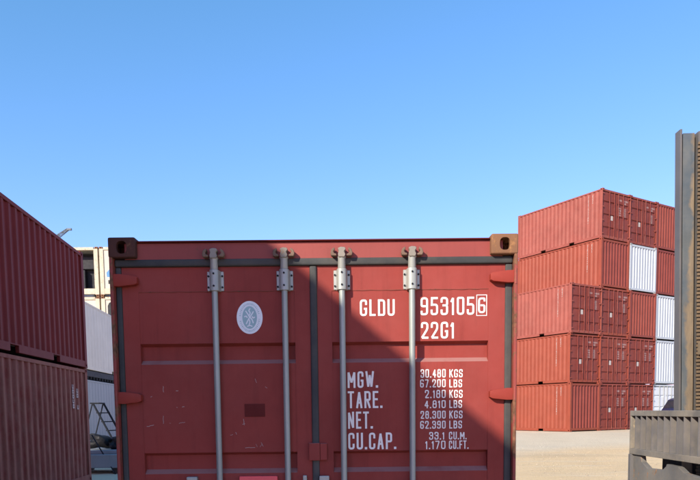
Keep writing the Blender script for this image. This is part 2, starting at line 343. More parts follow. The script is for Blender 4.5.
# ------------------------------------------------------------------ shipping containers
W = 1.219
YF = .060                                   # depth of the door leaves behind the corner castings
K = (4.0358+YF)/(4.0358+.03)
def dx(x): return .1876+(x-.1876)*K
def dz(z): return 1.5495+(z-1.5495)*K
CACHE = {}
def cached(key, fn):
    if key not in CACHE: CACHE[key] = fn()
    return CACHE[key]
def boolean(me, cut):
    a = bpy.data.objects.new('tmp_a', me); b = bpy.data.objects.new('tmp_b', cut); C.objects.link(a); C.objects.link(b)
    m = a.modifiers.new('b', 'BOOLEAN'); m.operation = 'DIFFERENCE'; m.object = b; m.solver = 'EXACT'; m.use_self = True
    dg = bpy.context.evaluated_depsgraph_get(); dg.update(); r = bpy.data.meshes.new_from_object(a.evaluated_get(dg))
    bpy.data.objects.remove(a); bpy.data.objects.remove(b); return r
def casting_mesh():
    hx, hy, hz = .081, .089, .059
    solid = MB().box(-hx, hx, -hy, hy, -hz, hz).mesh('corner_casting', bevel=.012, seg=3)
    def oval(a, b, n=24, sq=2.6):
        return [(a*math.copysign(abs(math.cos(t))**(2/sq), math.cos(t)), b*math.copysign(abs(math.sin(t))**(2/sq), math.sin(t))) for t in [2*PI*k/n for k in range(n)]]
    r = solid
    for cut in (MB().box(-hx+.03, hx-.03, -hy+.03, hy-.03, -hz+.028, hz-.028), MB().prism(oval(.031, .037), 'y', -hy-.05, hy-.02),
                MB().prism(oval(.040, .026), 'x', -hx-.05, hx+.05)):
        r = boolean(r, cut.mesh('cut'))
    r.name = 'corner_casting'
    r.polygons.foreach_set('use_smooth', [True]*len(r.polygons)); r.set_sharp_from_angle(angle=math.radians(35))
    return r
def corr(a0, a1, pitch, depth):
    """trapezoid corrugation: list of (along, in) points; out = 0"""
    n = max(1, round((a1-a0)/pitch)); p = (a1-a0)/n; out = []
    for i in range(n):
        s = a0+i*p; out += [(s, 0), (s+p*.26, 0), (s+p*.5, depth), (s+p*.76, depth)]
    out.append((a1, 0)); return out
def side_panel(L, H, sx, smoothwall=False):
    mb = MB(); prof = corr(.13, L-.13, .40 if smoothwall else .278, .008 if smoothwall else .036); n = len(prof)
    vs = []
    for z in (.155, H-.105):
        vs += [(sx*(W-.014-d), a, z) for a, d in prof]
    return mb.add(vs, [(i, i+1, n+i+1, n+i) for i in range(n-1)]).mesh('side_panel')
def end_panel(H):
    prof = corr(-1.10, 1.10, .25, .046); n = len(prof); mb = MB(); vs = []
    for z in (.165, H-.135): vs += [(a, .022+d, z) for a, d in prof]
    return mb.add(vs, [(i, i+1, n+i+1, n+i) for i in range(n-1)]).mesh('end_panel')
def frame_mesh(L, H, doorfront):
    mb = MB()
    for s in (-1, 1):
        X = lambda a, b: sorted((s*a, s*b))
        for (ya, yb, isdoor) in ((.004, .16, doorfront), (L-.16, L-.004, not doorfront)):
            if isdoor:
                y0, y1 = (ya, yb) if ya < 1 else (ya, yb)
                mb.box(*X(1.197, 1.2165), y0, y1, .112, H-.112)
                if ya < 1: mb.box(*X(1.10, 1.196), .10, .158, .112, H-.112)
                else: mb.box(*X(1.10, 1.196), L-.158, L-.10, .112, H-.112)
            else: mb.box(*X(1.09, 1.2165), ya, yb, .112, H-.112)
        mb.box(*X(1.15, 1.2145), .165, L-.165, H-.105, H-.035)
        # bottom rail with two fork pockets
        m_ = L/2; pk = [(m_-1.205, m_-.845), (m_+.845, m_+1.205)]; y = .165
        for a, b in pk:
            mb.box(*X(1.15, 1.2145), y, a, .018, .16); mb.box(*X(1.15, 1.2143), a, b, .135, .158); y = b
        mb.box(*X(1.15, 1.2145), y, L-.165, .018, .16)
    for fr, isdoor in ((0, doorfront), (1, not doorfront)):
        def Y(a, b): return (a, b) if fr == 0 else (L-b, L-a)
        if isdoor:
            mb.box(-1.1365, 1.1365, *Y(.045, .15), H-.127, H-.026); mb.box(-1.195, 1.195, *Y(.036, .15), .025, .165)
        else:
            mb.box(-1.0885, 1.0885, *Y(.012, .11), H-.15, H-(.045 if fr == 0 else .028)); mb.box(-1.0885, 1.0885, *Y(.012, .11), .055 if fr == 0 else .012, .175)
    return mb.mesh('frame', bevel=.004, seg=1)
RECESS = [(1.967, 1.843), (1.306, 1.177), (.645, .515)]
def door_mesh(s, H):
    mb = MB(); o = H-2.591; F = YF; zt, zb = dz(2.418)+o, .175
    if s < 0: a0, a1, b0, b1 = dx(-1.152), dx(-1.055), dx(-.119), dx(-.027)
    else: a0, a1, b0, b1 = dx(.017), dx(.104), dx(1.048), dx(1.147)
    mb.box(a0, a1, F, F+.05, zb, zt); mb.box(b0, b1, F, F+.05, zb, zt)
    mb.box(a1, b0, F+.0005, F+.05, dz(2.274)+o, zt); mb.box(a1, b0, F+.0005, F+.05, zb, .32)
    prof = [(dz(2.274)+o, F+.003)]
    for t, b in RECESS: prof += [(dz(t)+o, F+.003), (dz(t)-.016+o, F+.042), (dz(b)+.026+o, F+.042), (dz(b)+o, F+.003)]
    prof.append((.32, F+.003)); n = len(prof)
    mb.add([(a1, y, z) for z, y in prof]+[(b0, y, z) for z, y in prof], [(i, i+1, n+i+1, n+i) for i in range(n-1)])
    # rounded tops and ends of the pressings
    return mb.mesh('door', bevel=.0, seg=1)
RODS = (-.596, -.178, .1665, .587)
RODY = .022
def rod_mesh(x, H):
    mb = MB(); o = H-2.591
    mb.tube([(x, RODY, .09), (x, RODY, 2.505+o)], .0185, 14); return mb.mesh('lock_rod', smooth=True)
def far_hinge(s):
    xs = sorted((s*1.215, s*1.06)); return MB().box(xs[0], xs[1], .012, YF-.002, -.03, .03).mesh('hinge')
def far_marks(kind):
    rnd = random.Random(kind); mb = MB(); y = YF+.0005
    def row(x0, n, z, h, wch):
        for i in range(n):
            xx = x0+i*wch*1.35; q = rnd.random()
            if q < .5: mb.add([(xx, y, z), (xx+wch*.35, y, z), (xx+wch*.35, y, z+h), (xx, y, z+h)], [(0,1,2,3)])
            if q > .25: mb.add([(xx+wch*.6, y, z), (xx+wch, y, z), (xx+wch, y, z+h), (xx+wch*.6, y, z+h)], [(0,1,2,3)])
            mb.add([(xx, y-.0004, z+h*.4), (xx+wch, y-.0004, z+h*.4), (xx+wch, y-.0004, z+h*.62), (xx, y-.0004, z+h*.62)], [(0,1,2,3)])
    row(.26, 4, 2.11, .105, .045); row(.63, 7, 2.11, .105, .045); row(.63, 4, 1.98, .105, .045)
    for i in range(8): row(.64, 6, 1.735-.06*i, .048, .028)
    if kind % 2: 
        for i in range(4): row(.2, 4, 1.69-.12*i, .09, .045)
    return mb.mesh('marking')
def side_marks(L, H, sx, front):
    mb = MB(); x = sx*(W-.0115); rnd = random.Random(3)
    for col, (y, n) in enumerate(((.92, 13), (.64, 4))):
        for i in range(n):
            z = H-.28-i*.112
            for a, b, c, d in ((-.045, .045, -.05, -.03), (-.045, .045, .03, .05), (-.045, -.02, -.028, .028)) if rnd.random() < .4 else ((-.045, .045, -.05, -.03), (-.01, .01, -.028, .05)) if rnd.random() < .5 else ((-.045, -.02, -.05, .05), (.02, .045, -.05, .05), (-.018, .018, -.012, .012)):
                mb.add([(x, y+a*.55, z+c), (x, y+b*.55, z+c), (x, y+b*.55, z+d), (x, y+a*.55, z+d)], [(0,1,2,3)])
    return mb.mesh('marking')
CAST = casting_mesh()
def container(label, loc, rz, mat, front='door', L=6.058, H=2.591, group=None, name='shipping_container', sidewall=None, marks=None, endmat=None, doormat=None, detail=False, sidemark=False):
    t = thing(name, label, 'container', loc, rz, group); df = front == 'door'
    fm = mat
    put('frame', cached(('frame', L, H, df), lambda: frame_mesh(L, H, df)), 'post' if detail else fm, t)
    for sx in (-1, 1):
        sp = put('side_panel', cached(('side', L, H, sx, sidewall), lambda: side_panel(L, H, sx, sidewall == 'smooth')), mat, t)
        if sidemark and sx < 0: put('marking', cached(('smk', L, H), lambda: side_marks(L, H, -1, df)), 'fadedletter', sp)
    rf = MB().box(-1.149, 1.149, .152, L-.152, H-.052, H-.034)
    put('roof', cached(('roof', L, H), lambda: rf.mesh('roof')), mat, t)
    put('floor', cached(('floor', L, H), lambda: MB().box(-1.149, 1.149, .17, L-.17, .12, .15).mesh('floor')), 'timber', t)
    for sx in (-1, 1):
        for y in (.089, L-.089):
            for z in (.059, H-.059):
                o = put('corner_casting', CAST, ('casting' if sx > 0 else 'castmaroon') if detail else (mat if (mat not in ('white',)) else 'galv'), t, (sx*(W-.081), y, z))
                if y > 1: o.rotation_euler = (0, 0, PI)
    e = put('end_panel', cached(('end', H), lambda: end_panel(H)), endmat or mat, t, (0, 0, 0) if not df else (0, L, 0))
    if df: e.rotation_euler = (0, 0, PI)
    if not detail:
        for s in (-1, 1):
            d = put('door', cached(('door', s, H), lambda: door_mesh(s, H)), doormat or mat, t)
            if not df: d.rotation_euler = (0, 0, PI); d.location = (0, L, 0)
            else:
                for x in RODS[:2] if s < 0 else RODS[2:]: put('lock_rod', cached(('rod', x, H), lambda: rod_mesh(x, H)), 'faded' if mat != 'white' else 'galv', d)
                
                for k in range(4): put('hinge', cached(('hg', s), lambda: far_hinge(s)), mat, d, (0, 0, 2.343-.698*k+H-2.591))
                if marks is not None:
                    if s > 0: put('marking', cached(('mk', marks), lambda: far_marks(marks)), 'fadedletter', d)
                    else: put('placard', cached(('placard',), lambda: MB().box(-.42, -.25, YF-.002, YF+.0025, 1.0, 1.24).mesh('placard')), 'placard', d)
    return t

# the red container facing the camera
def main_container():
    t = container('dark red container with closed doors and white lettering, nearest the camera, four galvanised rods', (0, 0, 0), 0, 'door', detail=True)
    dl = put('door', door_mesh(-1, 2.591), 'door', t); dr = put('door', door_mesh(1, 2.591), 'door', t)
    dl['label'] = 'left door with oval emblem and scratches'; dr['label'] = 'right door with white lettering'
    F = YF+.001
    # rubber seals
    g = MB()
    def seal(pts, r): g.tube(pts, r, 10)
    def strip(x0, x1, z0, z1): g.box(x0, x1, YF-.022, YF+.03, z0, z1)
    zs0, zs1 = dz(2.419), dz(2.462)
    strip(-1.196, 1.196, zs0, zs1)
    put('seal', g.mesh('seal', bevel=.012, seg=3, smooth=True), 'rubber', t)
    for x0, x1 in ((-1.1965, dx(-1.153)), (dx(1.147), 1.1965)):
        put('seal', MB().box(x0, x1, YF-.012, YF+.03, .17, zs0-.001).mesh('seal', bevel=.01, seg=3, smooth=True), 'rubber', t)
    put('seal', MB().box(dx(-.0265), dx(.0165), YF-.014, YF+.03, .17, zs0-.001).mesh('seal', bevel=.013, seg=3, smooth=True), 'rubber', t)
    # bent lip of the roof sheet over the header
    put('roof_lip', MB().box(-1.056, 1.056, .026, .155, 2.5655, 2.5735).mesh('roof_lip', bevel=.003, seg=1), 'plate', t)
    # weld seams along the door top panels
    for s, d in ((-1, dl), (1, dr)):
        x0, x1 = (dx(-1.055), dx(-.119)) if s < 0 else (dx(.104), dx(1.048))
        wv = MB(); n = 40; pts = [(x0+(x1-x0)*i/n, YF+.002, dz(2.2735)+random.uniform(-.0012, .0012)) for i in range(n+1)]
        wv.tube(pts, [random.uniform(.0022, .0042) for _ in pts], 6); put('weld_seam', wv.mesh('weld_seam', smooth=True), 'weld', d)
    # rods, guides and cam keepers
    for i, x in enumerate(RODS):
        d = dl if i < 2 else dr
        r = put('lock_rod', rod_mesh(x, 2.591), 'rod', d)
        b = MB(); zc = 2.338; y0 = YF-.003
        b.box(x-.050, x+.050, y0-.004, y0+.003, zc-.058, zc+.058)
        plate = b.mesh('rod_bracket', bevel=.003, seg=1)
        pb = put('rod_bracket', plate, 'galv', d)
        h = MB(); n = 10; prof = [(x-.034, y0-.003)]+[(x+.028*math.cos(PI-k*PI/n)*1.0, RODY-.006-.020*math.sin(k*PI/n)) for k in range(n+1)]+[(x+.034, y0-.003)]
        h.prism(prof, 'z', zc-.064, zc+.060); put('saddle', h.mesh('saddle', bevel=.002, seg=1, smooth=True), 'galv', pb)
        for bx, bz, yb in ((0, .036, RODY-.020), (0, -.036, RODY-.020), (-.042, .03, y0), (-.042, -.036, y0), (.042, .03, y0), (.042, -.036, y0)):
            put('bolt', cached(('bolt',), lambda: MB().tube([(0, 0, 0), (0, -.010, 0)], .006, 8).mesh('bolt', smooth=True)), 'alu', pb, (x+bx, yb, zc+bz))
        # collar neck
        nk = MB(); nk.tube([(x, RODY, 2.395), (x, RODY, 2.405), (x, RODY, 2.455), (x, RODY, 2.468)], [.0195, .0235, .0225, .027], 14); put('collar', nk.mesh('collar', smooth=True), 'galv', r)
        # cam head: two-lobed cam with pin
        cm = MB(); cm.prism([(x-.017, 2.462), (x+.017, 2.462), (x+.024, 2.476), (x+.016, 2.494), (x+.026, 2.508), (x+.020, 2.519), (x-.004, 2.521), (x-.022, 2.514), (x-.016, 2.495), (x-.022, 2.478)], 'y', RODY-.030, RODY+.012)
        put('cam', cm.mesh('cam', bevel=.003, seg=1), 'camsteel', r)
        # keeper hooks welded on the header
        for s in (-1, 1):
            kp = MB(); kp.prism([(x+s*.030, 2.470), (x+s*.060, 2.470), (x+s*.066, 2.486), (x+s*.060, 2.508), (x+s*.042, 2.520), (x+s*.040, 2.506), (x+s*.048, 2.494), (x+s*.042, 2.484), (x+s*.030, 2.482)], 'y', -.004, .0365)
            put('keeper', kp.mesh('keeper', bevel=.003, seg=1), 'keeper', t)
        # handle hub, handle and catch just below the frame of the photograph
        hb = MB(); hb.box(x-.03, x+.03, RODY-.028, YF, 1.02, 1.10); put('handle_hub', hb.mesh('handle_hub', bevel=.005), 'galv', d)
        sgn = 1 if i in (0, 2) else -1
        xe = x+sgn*.34; put('handle', MB().tube([(x+sgn*.03, RODY-.03, 1.06), (x+sgn*.10, RODY-.045, 1.055), (xe-sgn*.05, RODY-.045, 1.055), (xe, RODY-.04, 1.04)], .013, 10).mesh('handle', smooth=True), 'galv', d)
    for x0, x1, z1 in ((-.80, -.735, 1.158), (-.087, -.062, 1.160), (.014, .075, 1.156)):
        ct = MB(); ct.box(x0, x1, YF-.045, YF-.003 if x0 < -.1 else YF-.02, 1.09, z1); put('handle_catch', ct.mesh('handle_catch', bevel=.006), 'galv', dl if x0 < 0 else dr)
    put('warning_label', MB().box(-.478, -.244, YF-.030, YF-.0005, 1.075, 1.157).mesh('warning_label', bevel=.002, seg=1), 'redlabel', dl)
    # hinges
    for s in (-1, 1):
        d = dl if s < 0 else dr
        for k in range(4):
            z = 2.343-.7*k; hg = MB()
            poly = [(s*1.217, z+.037), (s*1.16, z+.037), (s*1.075, z+.026), (s*1.058, z+.018), (s*1.058, z-.018), (s*1.075, z-.026), (s*1.16, z-.035), (s*1.217, z-.035)]
            hg.prism(poly, 'y', .012, YF-.0015); h = put('hinge', hg.mesh('hinge', bevel=.003, seg=2, smooth=True), 'hinge', d)
            kn = MB().tube([(s*1.207, .010, z-.045), (s*1.207, .010, z+.045)], .010, 10); put('hinge_pin', kn.mesh('hinge_pin', smooth=True), 'post', h)
    # door retainer in the middle
    put('retainer_plate', MB().box(dx(-.046), dx(.0205), YF-.034, YF-.0005, 1.250, 1.357).mesh('retainer_plate', bevel=.004), 'hinge' if False else 'door', dl)
    put('retainer_plate', MB().box(dx(.022), dx(.064), YF-.030, YF-.0005, 1.252, 1.354).mesh('retainer_plate', bevel=.004), 'door', dr)
    # painted-over data plate
    pl = put('data_plate', MB().box(dx(-.435), dx(-.312), YF-.001, YF+.004, dz(1.522), dz(1.60)).mesh('data_plate', bevel=.0015, seg=1), 'plate', dl)
    em = MB(); 
    for k in range(6): em.box(dx(-.425), dx(-.325)-.02*(k % 3), YF-.0025, YF-.0008, dz(1.532)+k*.0105, dz(1.532)+k*.0105+.004)
    put('embossing', em.mesh('embossing'), 'plate', pl)
    # oval emblem
    cx, cz, rx, rz = dx(-.392), dz(2.1185), .0785, .0985
    def ell(a, b, y, n=48): return [(cx+a*math.cos(2*PI*k/n), y, cz+b*math.sin(2*PI*k/n)) for k in range(n)]
    y = YF+.0015
    ov = put('emblem', MB().add(ell(rx, rz, y), [tuple(range(48))]).mesh('emblem'), 'sticker', dl)
    ov['label'] = 'white oval emblem'
    a = MB().add(ell(.0445, .0675, y-.0006), [tuple(range(48))]); put('emblem_print', a.mesh('emblem_print'), 'teal', ov)
    tk = MB(); n = 44
    for k in range(n):
        if k in (0, 1, 22, 23): continue
        th = 2*PI*k/n; wd = .0028 if k % 3 else .0042
        c, s_ = math.cos(th), math.sin(th); r1, r2 = (.0535, .0765), (.0630, .0865)
        px, pz = -s_*wd/2, c*wd/2
        tk.add([(cx+r1[0]*c-px, y-.0006, cz+r1[1]*s_-pz), (cx+r1[0]*c+px, y-.0006, cz+r1[1]*s_+pz), (cx+r2[0]*c+px, y-.0006, cz+r2[1]*s_+pz), (cx+r2[0]*c-px, y-.0006, cz+r2[1]*s_-pz)], [(0, 1, 2, 3)])
    put('emblem_print', tk.mesh('emblem_print'), 'teal', ov)
    fg = MB(); V = Vector
    S = [[(.004, .054), (-.006, .040), (.006, .028), (-.004, .010)], [(-.024, .040), (-.010, .020), (-.002, .004), (.014, -.010), (.022, -.034)], [(.024, .036), (.012, .016), (-.002, -.002), (-.012, -.020), (-.022, -.040)], [(-.032, .004), (-.020, .010), (-.014, -.002)], [(.032, .002), (.022, -.004), (.014, .006)], [(-.016, -.054), (.000, -.046), (.016, -.054)], [(-.002, -.012), (.002, -.030), (-.004, -.044)]]
    for j, pl in enumerate(S):
        ribbon(fg, rounded([(cx+p[0], cz+p[1])+((.02,) if 0 < q < len(pl)-1 else ()) for q, p in enumerate(pl)]), .0034, y-.0012-.0002*j)
    put('emblem_figure', fg.mesh('emblem_figure'), 'sticker', ov)
    # lettering
    T = YF+.0015
    for txt, x0, z1, x1, z0, st in (('GLDU', .273, 2.218, .483, 2.120, .0122), ('953105', .639, 2.228, .963, 2.121, .0122), ('6', .986, 2.223, 1.030, 2.130, .0112), ('22G1', .641, 2.081, .842, 1.981, .0122),
        ('MGW.', .194, 1.790, .378, 1.690, .0122), ('TARE.', .194, 1.670, .404, 1.567, .0122), ('NET.', .194, 1.546, .344, 1.442, .0122), ('CU.CAP.', .194, 1.417, .487, 1.315, .0122),
        ('30.480', .638, 1.798, .791, 1.747, .0066), ('KGS', .813, 1.796, .894, 1.747, .0066), ('67.200', .635, 1.737, .791, 1.688, .0066), ('LBS', .813, 1.735, .891, 1.687, .0066),
        ('2.180', .664, 1.673, .791, 1.623, .0066), ('KGS', .813, 1.672, .894, 1.623, .0066), ('4.810', .661, 1.610, .791, 1.562, .0066), ('LBS', .813, 1.610, .891, 1.562, .0066),
        ('28.300', .637, 1.546, .791, 1.498, .0066), ('KGS', .813, 1.546, .894, 1.498, .0066), ('62.390', .635, 1.485, .791, 1.437, .0066), ('LBS', .813, 1.485, .891, 1.437, .0066),
        ('33.1', .690, 1.417, .783, 1.370, .0066), ('CU.M.', .811, 1.417, .919, 1.370, .0066), ('1.170', .666, 1.363, .790, 1.312, .0066), ('CU.FT.', .811, 1.363, .931, 1.312, .0066)):
        o = put('lettering', text_mesh(txt, dx(x0), dx(x1), dz(z0), dz(z1), T, st).mesh('lettering'), 'letter', dr); o['label'] = 'white lettering ' + txt
    bx = MB(); x0, x1, z0, z1, st = dx(.9755), dx(1.0395), dz(2.114), dz(2.240), .0042
    for a, b, c, d in ((x0, x1, z1-st, z1), (x0, x1, z0, z0+st), (x0, x0+st, z0+st, z1-st), (x1-st, x1, z0+st, z1-st)): bx.add([(a, T, c), (b, T, c), (b, T, d), (a, T, d)], [(0, 1, 2, 3)])
    put('check_digit_box', bx.mesh('check_digit_box'), 'letter', dr)
    # scratches and chips in the left door's paint
    scr = MB(); lay = 0
    SC = [(-0.925, 1.713, -0.926, 1.676), (-0.932, 1.535, -0.932, 1.486), (-1.034, 1.47, -0.991, 1.478), (-0.84, 1.485, -0.799, 1.494), (-1.007, 1.648, -0.997, 1.651), (-0.849, 1.683, -0.836, 1.684), (-0.849, 1.584, -0.843, 1.584), (-0.815, 1.586, -0.803, 1.589), (-0.445, 1.508, -0.439, 1.471), (-0.451, 1.478, -0.436, 1.481), (-0.527, 1.411, -0.512, 1.414), (-0.44, 1.332, -0.378, 1.335), (-0.371, 1.353, -0.362, 1.335), (-0.34, 1.365, -0.325, 1.34), (-0.368, 1.754, -0.359, 1.728), (-0.308, 1.703, -0.296, 1.694), (-0.898, 1.486, -0.886, 1.489), (-0.347, 1.336, -0.334, 1.353), (-0.493, 1.429, -0.487, 1.416)]
    for xa, za, xb, zb in SC:
        n = 5; pts = [Vector((dx(xa+(xb-xa)*k/n)+random.uniform(-.002, .002), dz(za+(zb-za)*k/n)+random.uniform(-.002, .002))) for k in range(n+1)]
        lay += 1; ribbon(scr, pts, random.uniform(.0006, .0018), YF+.0018-.0002*(lay % 4))
    put('scratches', scr.mesh('scratches'), 'scuff', dl)
    return t
main_container()

# ------------------------------------------------------------------ right-hand stack
psi, SX, SY, SZ = .5569, 11.9435, 31.0616, .337
wvec = Vector((math.cos(psi), math.sin(psi), 0)); HT = 2.591
RG = 'containers stacked five high across the yard'
COLS = ['left column', 'second column', 'third column', 'right column']
def stack_container(c, tier, mat, front, label, marks=None, endmat=None, doormat=None):
    rnd = random.Random(c*7+tier); o = Vector((SX, SY, SZ))+wvec*(c*2.45+1.219)+Vector((-math.sin(psi), math.cos(psi), 0))*(rnd.uniform(-.03, .05)+(.09 if tier > 3 else 0))+wvec*rnd.uniform(-.012, .012)
    container(label, (o.x, o.y, SZ+(tier-1)*HT), psi+rnd.uniform(-.003, .003), mat, front, group=RG, marks=marks, endmat=endmat, doormat=doormat, sidemark=((c, tier) in ((0, 1), (0, 2), (0, 3), (1, 4), (1, 5))))
stack_container(0, 1, 'red_a', 'blank', 'red container with ribbed blank end, on the ground at the stack\'s near left corner', endmat='red_c')
stack_container(0, 2, 'red_a', 'door', 'red container with white placard on its doors, resting on the ribbed corner container', 1, doormat='red_c')
stack_container(0, 3, 'red_d', 'door', 'red container with doors and nothing above it, topping the low left column', 2, doormat='red_c')
stack_container(1, 1, 'red_b', 'door', 'red container with doors on the ground, between the ribbed corner container and another with doors', 3, doormat='red_c')
stack_container(1, 2, 'red_b', 'door', 'red container with doors, middle of the three door ends in the second tier', 1, doormat='red_b')
stack_container(1, 3, 'red_a', 'door', 'red container with doors, directly under the ribbed red end beside the white one', 2, doormat='red_e')
stack_container(1, 4, 'red_a', 'blank', 'red container with long orange-red side and ribbed end, fourth tier, left of white container', endmat='red_c')
stack_container(1, 5, 'red_d', 'door', 'topmost red container at the left corner, its long side lit against the sky', 3, doormat='red_c')
stack_container(2, 1, 'red_b', 'door', 'red container with doors on the ground, partly hidden by the grey forklift carriage', 1, doormat='red_c')
stack_container(2, 2, 'red_b', 'door', 'red container with doors, right of two others with doors, beside white containers', 3, doormat='red_c')
stack_container(2, 3, 'red_b', 'blank', 'red container with ribbed end, directly under the fourth-tier white container', endmat='red_b')
stack_container(2, 4, 'white', 'blank', 'bright white container with ribbed end in the fourth tier, red ones around it')
stack_container(2, 5, 'red_b', 'door', 'red container with doors in the top tier, directly above a white container', 2, doormat='red_e')
stack_container(3, 1, 'white', 'door', 'white container with doors on the ground behind the blue van', doormat='brightwhite')
stack_container(3, 2, 'white', 'blank', 'white container with ribbed end beside the mast, on the white one with doors')
stack_container(3, 3, 'white', 'blank', 'white container with ribbed end beside the mast, under a red ribbed end')
stack_container(3, 4, 'red_c', 'blank', 'red ribbed container end beside the mast, between white below and red above', endmat='red_c')
stack_container(3, 5, 'red_b', 'blank', 'red ribbed container end in the top tier, right of the door ends, touching the mast', endmat='red_b')

# ------------------------------------------------------------------ left row
LY = .0859; ld = Vector((-math.sin(LY), math.cos(LY), 0)); ln = Vector((math.cos(LY), math.sin(LY), 0))
far = Vector((-5.778, 11.41, 0)); LG = 'dark red containers along the left'
o = far-ld*6.058-ln*W
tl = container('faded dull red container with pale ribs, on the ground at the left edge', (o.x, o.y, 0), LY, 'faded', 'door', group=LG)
o2 = o+ln*.03-ld*.05
container('plain dark maroon container on top of the faded one at the left edge', (o2.x, o2.y, HT), LY, 'maroon', 'door', group=LG)
mk = MB()
for y, z0, n in ((5.02, 2.14, 5), (5.30, 2.06, 2), (5.31, 1.70, 1)):
    for i in range(n):
        z = z0-i*.105
        for a, b, c, d in ((-.06, .06, .012, .046), (-.06, .06, -.046, -.014), (-.06, -.012, -.0135, .0115), (.02, .06, -.0135, .0115)) if i % 3 else ((-.06, -.02, -.046, .046), (-.018, .06, -.046, -.018), (.025, .06, -.0175, .046)): mk.add([(W-.0115, y+a, z+c), (W-.0115, y+b, z+c), (W-.0115, y+b, z+d), (W-.0115, y+a, z+d)], [(0, 1, 2, 3)])
sp = [c for c in tl.children if c.name.startswith('side_panel')][1]
put('marking', mk.mesh('marking'), 'fadedletter', sp)
# the next stack of the row, beside the photographer: its roof edge shades the door container
NY = .0; na = Vector((-4.02-W, -8.6, 0))
for k, (m, lb) in enumerate((('red_c', 'long tall red container on the ground beside the camera, nearest of the left row'), ('maroon', 'long tall maroon container, upper one of the pair beside the camera'))):
    container(lb, (na.x, na.y, 2.896*k), NY, m, 'blank', L=12.192, H=2.896, group=LG)

# ------------------------------------------------------------------ white containers in the gap at the left
wo_ = Vector((-9.60, 20.2, 0))-ln*W
container('tall bluish white container on the ground behind the ladder', (wo_.x, wo_.y, 0), LY, 'reeferb', 'blank', H=2.896, L=12.192, sidewall='smooth', group='pale containers behind the gap')
fr = thing('flat_rack', 'dark folded flat rack lying between the two pale containers', 'flat rack', (wo_.x, wo_.y, 2.896), LY)
put('platform', MB().box(-W, W, .02, 12.15, .10, .34).mesh('platform', bevel=.02), 'black', fr)
b = MB()
for k in range(30): b.box(-W-.0+.002, W-.002, .3+k*.4, .36+k*.4, .0, .098)
put('cross_beam', b.mesh('cross_beam'), 'black', fr)
container('cream white container with smooth side, upper one on the dark flat rack', (wo_.x+.05, wo_.y, 3.24), LY, 'reefer', 'blank', L=12.192, sidewall='smooth', group='pale containers behind the gap')

def reefer(label, x, tier, y=32.0, kind=0):
    t = thing('refrigerated_container', label, 'container', (x, y, (tier-1)*2.591+.0), 0, 'refrigerated containers at the back left')
    H, L = 2.591, 6.058
    f = MB()
    for s in (-1, 1):
        X = lambda a, b: sorted((s*a, s*b))
        for ya, yb in ((0, .16), (L-.16, L)): f.box(*X(1.0, 1.2165), ya, yb, .1, H-.1)
        f.box(*X(1.14, 1.214), .17, L-.17, H-.12, H-.02); f.box(*X(1.14, 1.214), .17, L-.17, .02, .16)
    f.box(-1.0, 1.0, .003, .14, H-.17, H-.02); f.box(-1.0, 1.0, .003, .14, .13, .42)
    put('frame', f.mesh('frame', bevel=.01, seg=1), 'rustwhite', t)
    for sx in (-1, 1): put('side_panel', cached(('side', L, H, sx, 'smooth'), lambda: side_panel(L, H, sx, True)), 'reefer', t)
    put('roof', cached(('roof', L, H), lambda: MB().mesh('roof')), 'reefer', t)
    for sx in (-1, 1):
        for yy in (.089, L-.089):
            for z in (.059, H-.059): put('corner_casting', CAST, 'casting', t, (sx*(W-.0808), yy, z))
    if kind == 0:   # open machinery recess
        put('recess', MB().box(-.998, .998, .9, .95, .42, H-.17).box(-.998, -.95, .14, .9, .42, H-.17).box(.95, .998, .14, .9, .42, H-.17).box(-.95, .95, .14, .9, .42, .46).mesh('recess'), 'black', t)
        put('cooling_unit', MB().box(-.7, .3, .55, .88, .5, 1.5).box(-.85, .8, .6, .89, 1.55, 2.2).mesh('cooling_unit', bevel=.04), 'black', t)
    else:
        p = put('machinery_panel', MB().box(-.998, .998, .05, .12, .42, H-.17).mesh('machinery_panel', bevel=.01), 'cream', t)
        put('emblem', MB().add([(-.86+0, .046, 1.02), (-.35, .046, 1.02), (-.30, .046, 1.30), (-.50, .046, 1.52), (-.72, .046, 1.42), (-.88, .046, 1.25)], [(0, 1, 2, 3, 4, 5)]).mesh('emblem'), put and 'bluemark', p)
        put('vent', MB().box(-.80, -.10, .035, .052, .66, .86).mesh('vent', bevel=.005, seg=1), 'black', p)
    return t
MT['bluemark'] = paint('blue_emblem_paint', (.06, .20, .42), .1, 0, rough=.5, bump=0)
def lower_reefer(label, x, tier, y=32.0):
    t = reefer(label, x, tier, y, 1)
    v = MB(); n = 16
    v.prism([(-.88, 1.55), (-.88, 2.10), (-.80, 2.26), (-.66, 2.32), (.0, 2.32), (.0, 1.55)], 'y', .030, .049); put('fan_opening', v.mesh('fan_opening'), 'black', t)
    return t
RX0, RX1 = -14.13, -11.62
for k, (fn, lb0, lb1) in enumerate(((lower_reefer, 'white refrigerated container hidden low behind the pale containers, left of two', 'white refrigerated container hidden low behind the pale containers, right of two'),
                                  (lower_reefer, 'white refrigerated container in second tier behind the pale containers, left of two', 'white refrigerated container in second tier behind the pale containers, right of two'),
                                  (lower_reefer, 'white refrigerated container just under the one with a dark recess', 'white refrigerated container with dark fan opening under the one with blue emblem'))):
    fn(lb0, RX0, k+1); fn(lb1, RX1, k+1)
reefer('cream refrigerated container with dark open machinery recess and rusty post, highest at the back left', RX0, 4, kind=0)
reefer('white refrigerated container with blue emblem on its end, highest at the back left', RX1, 4, kind=1)

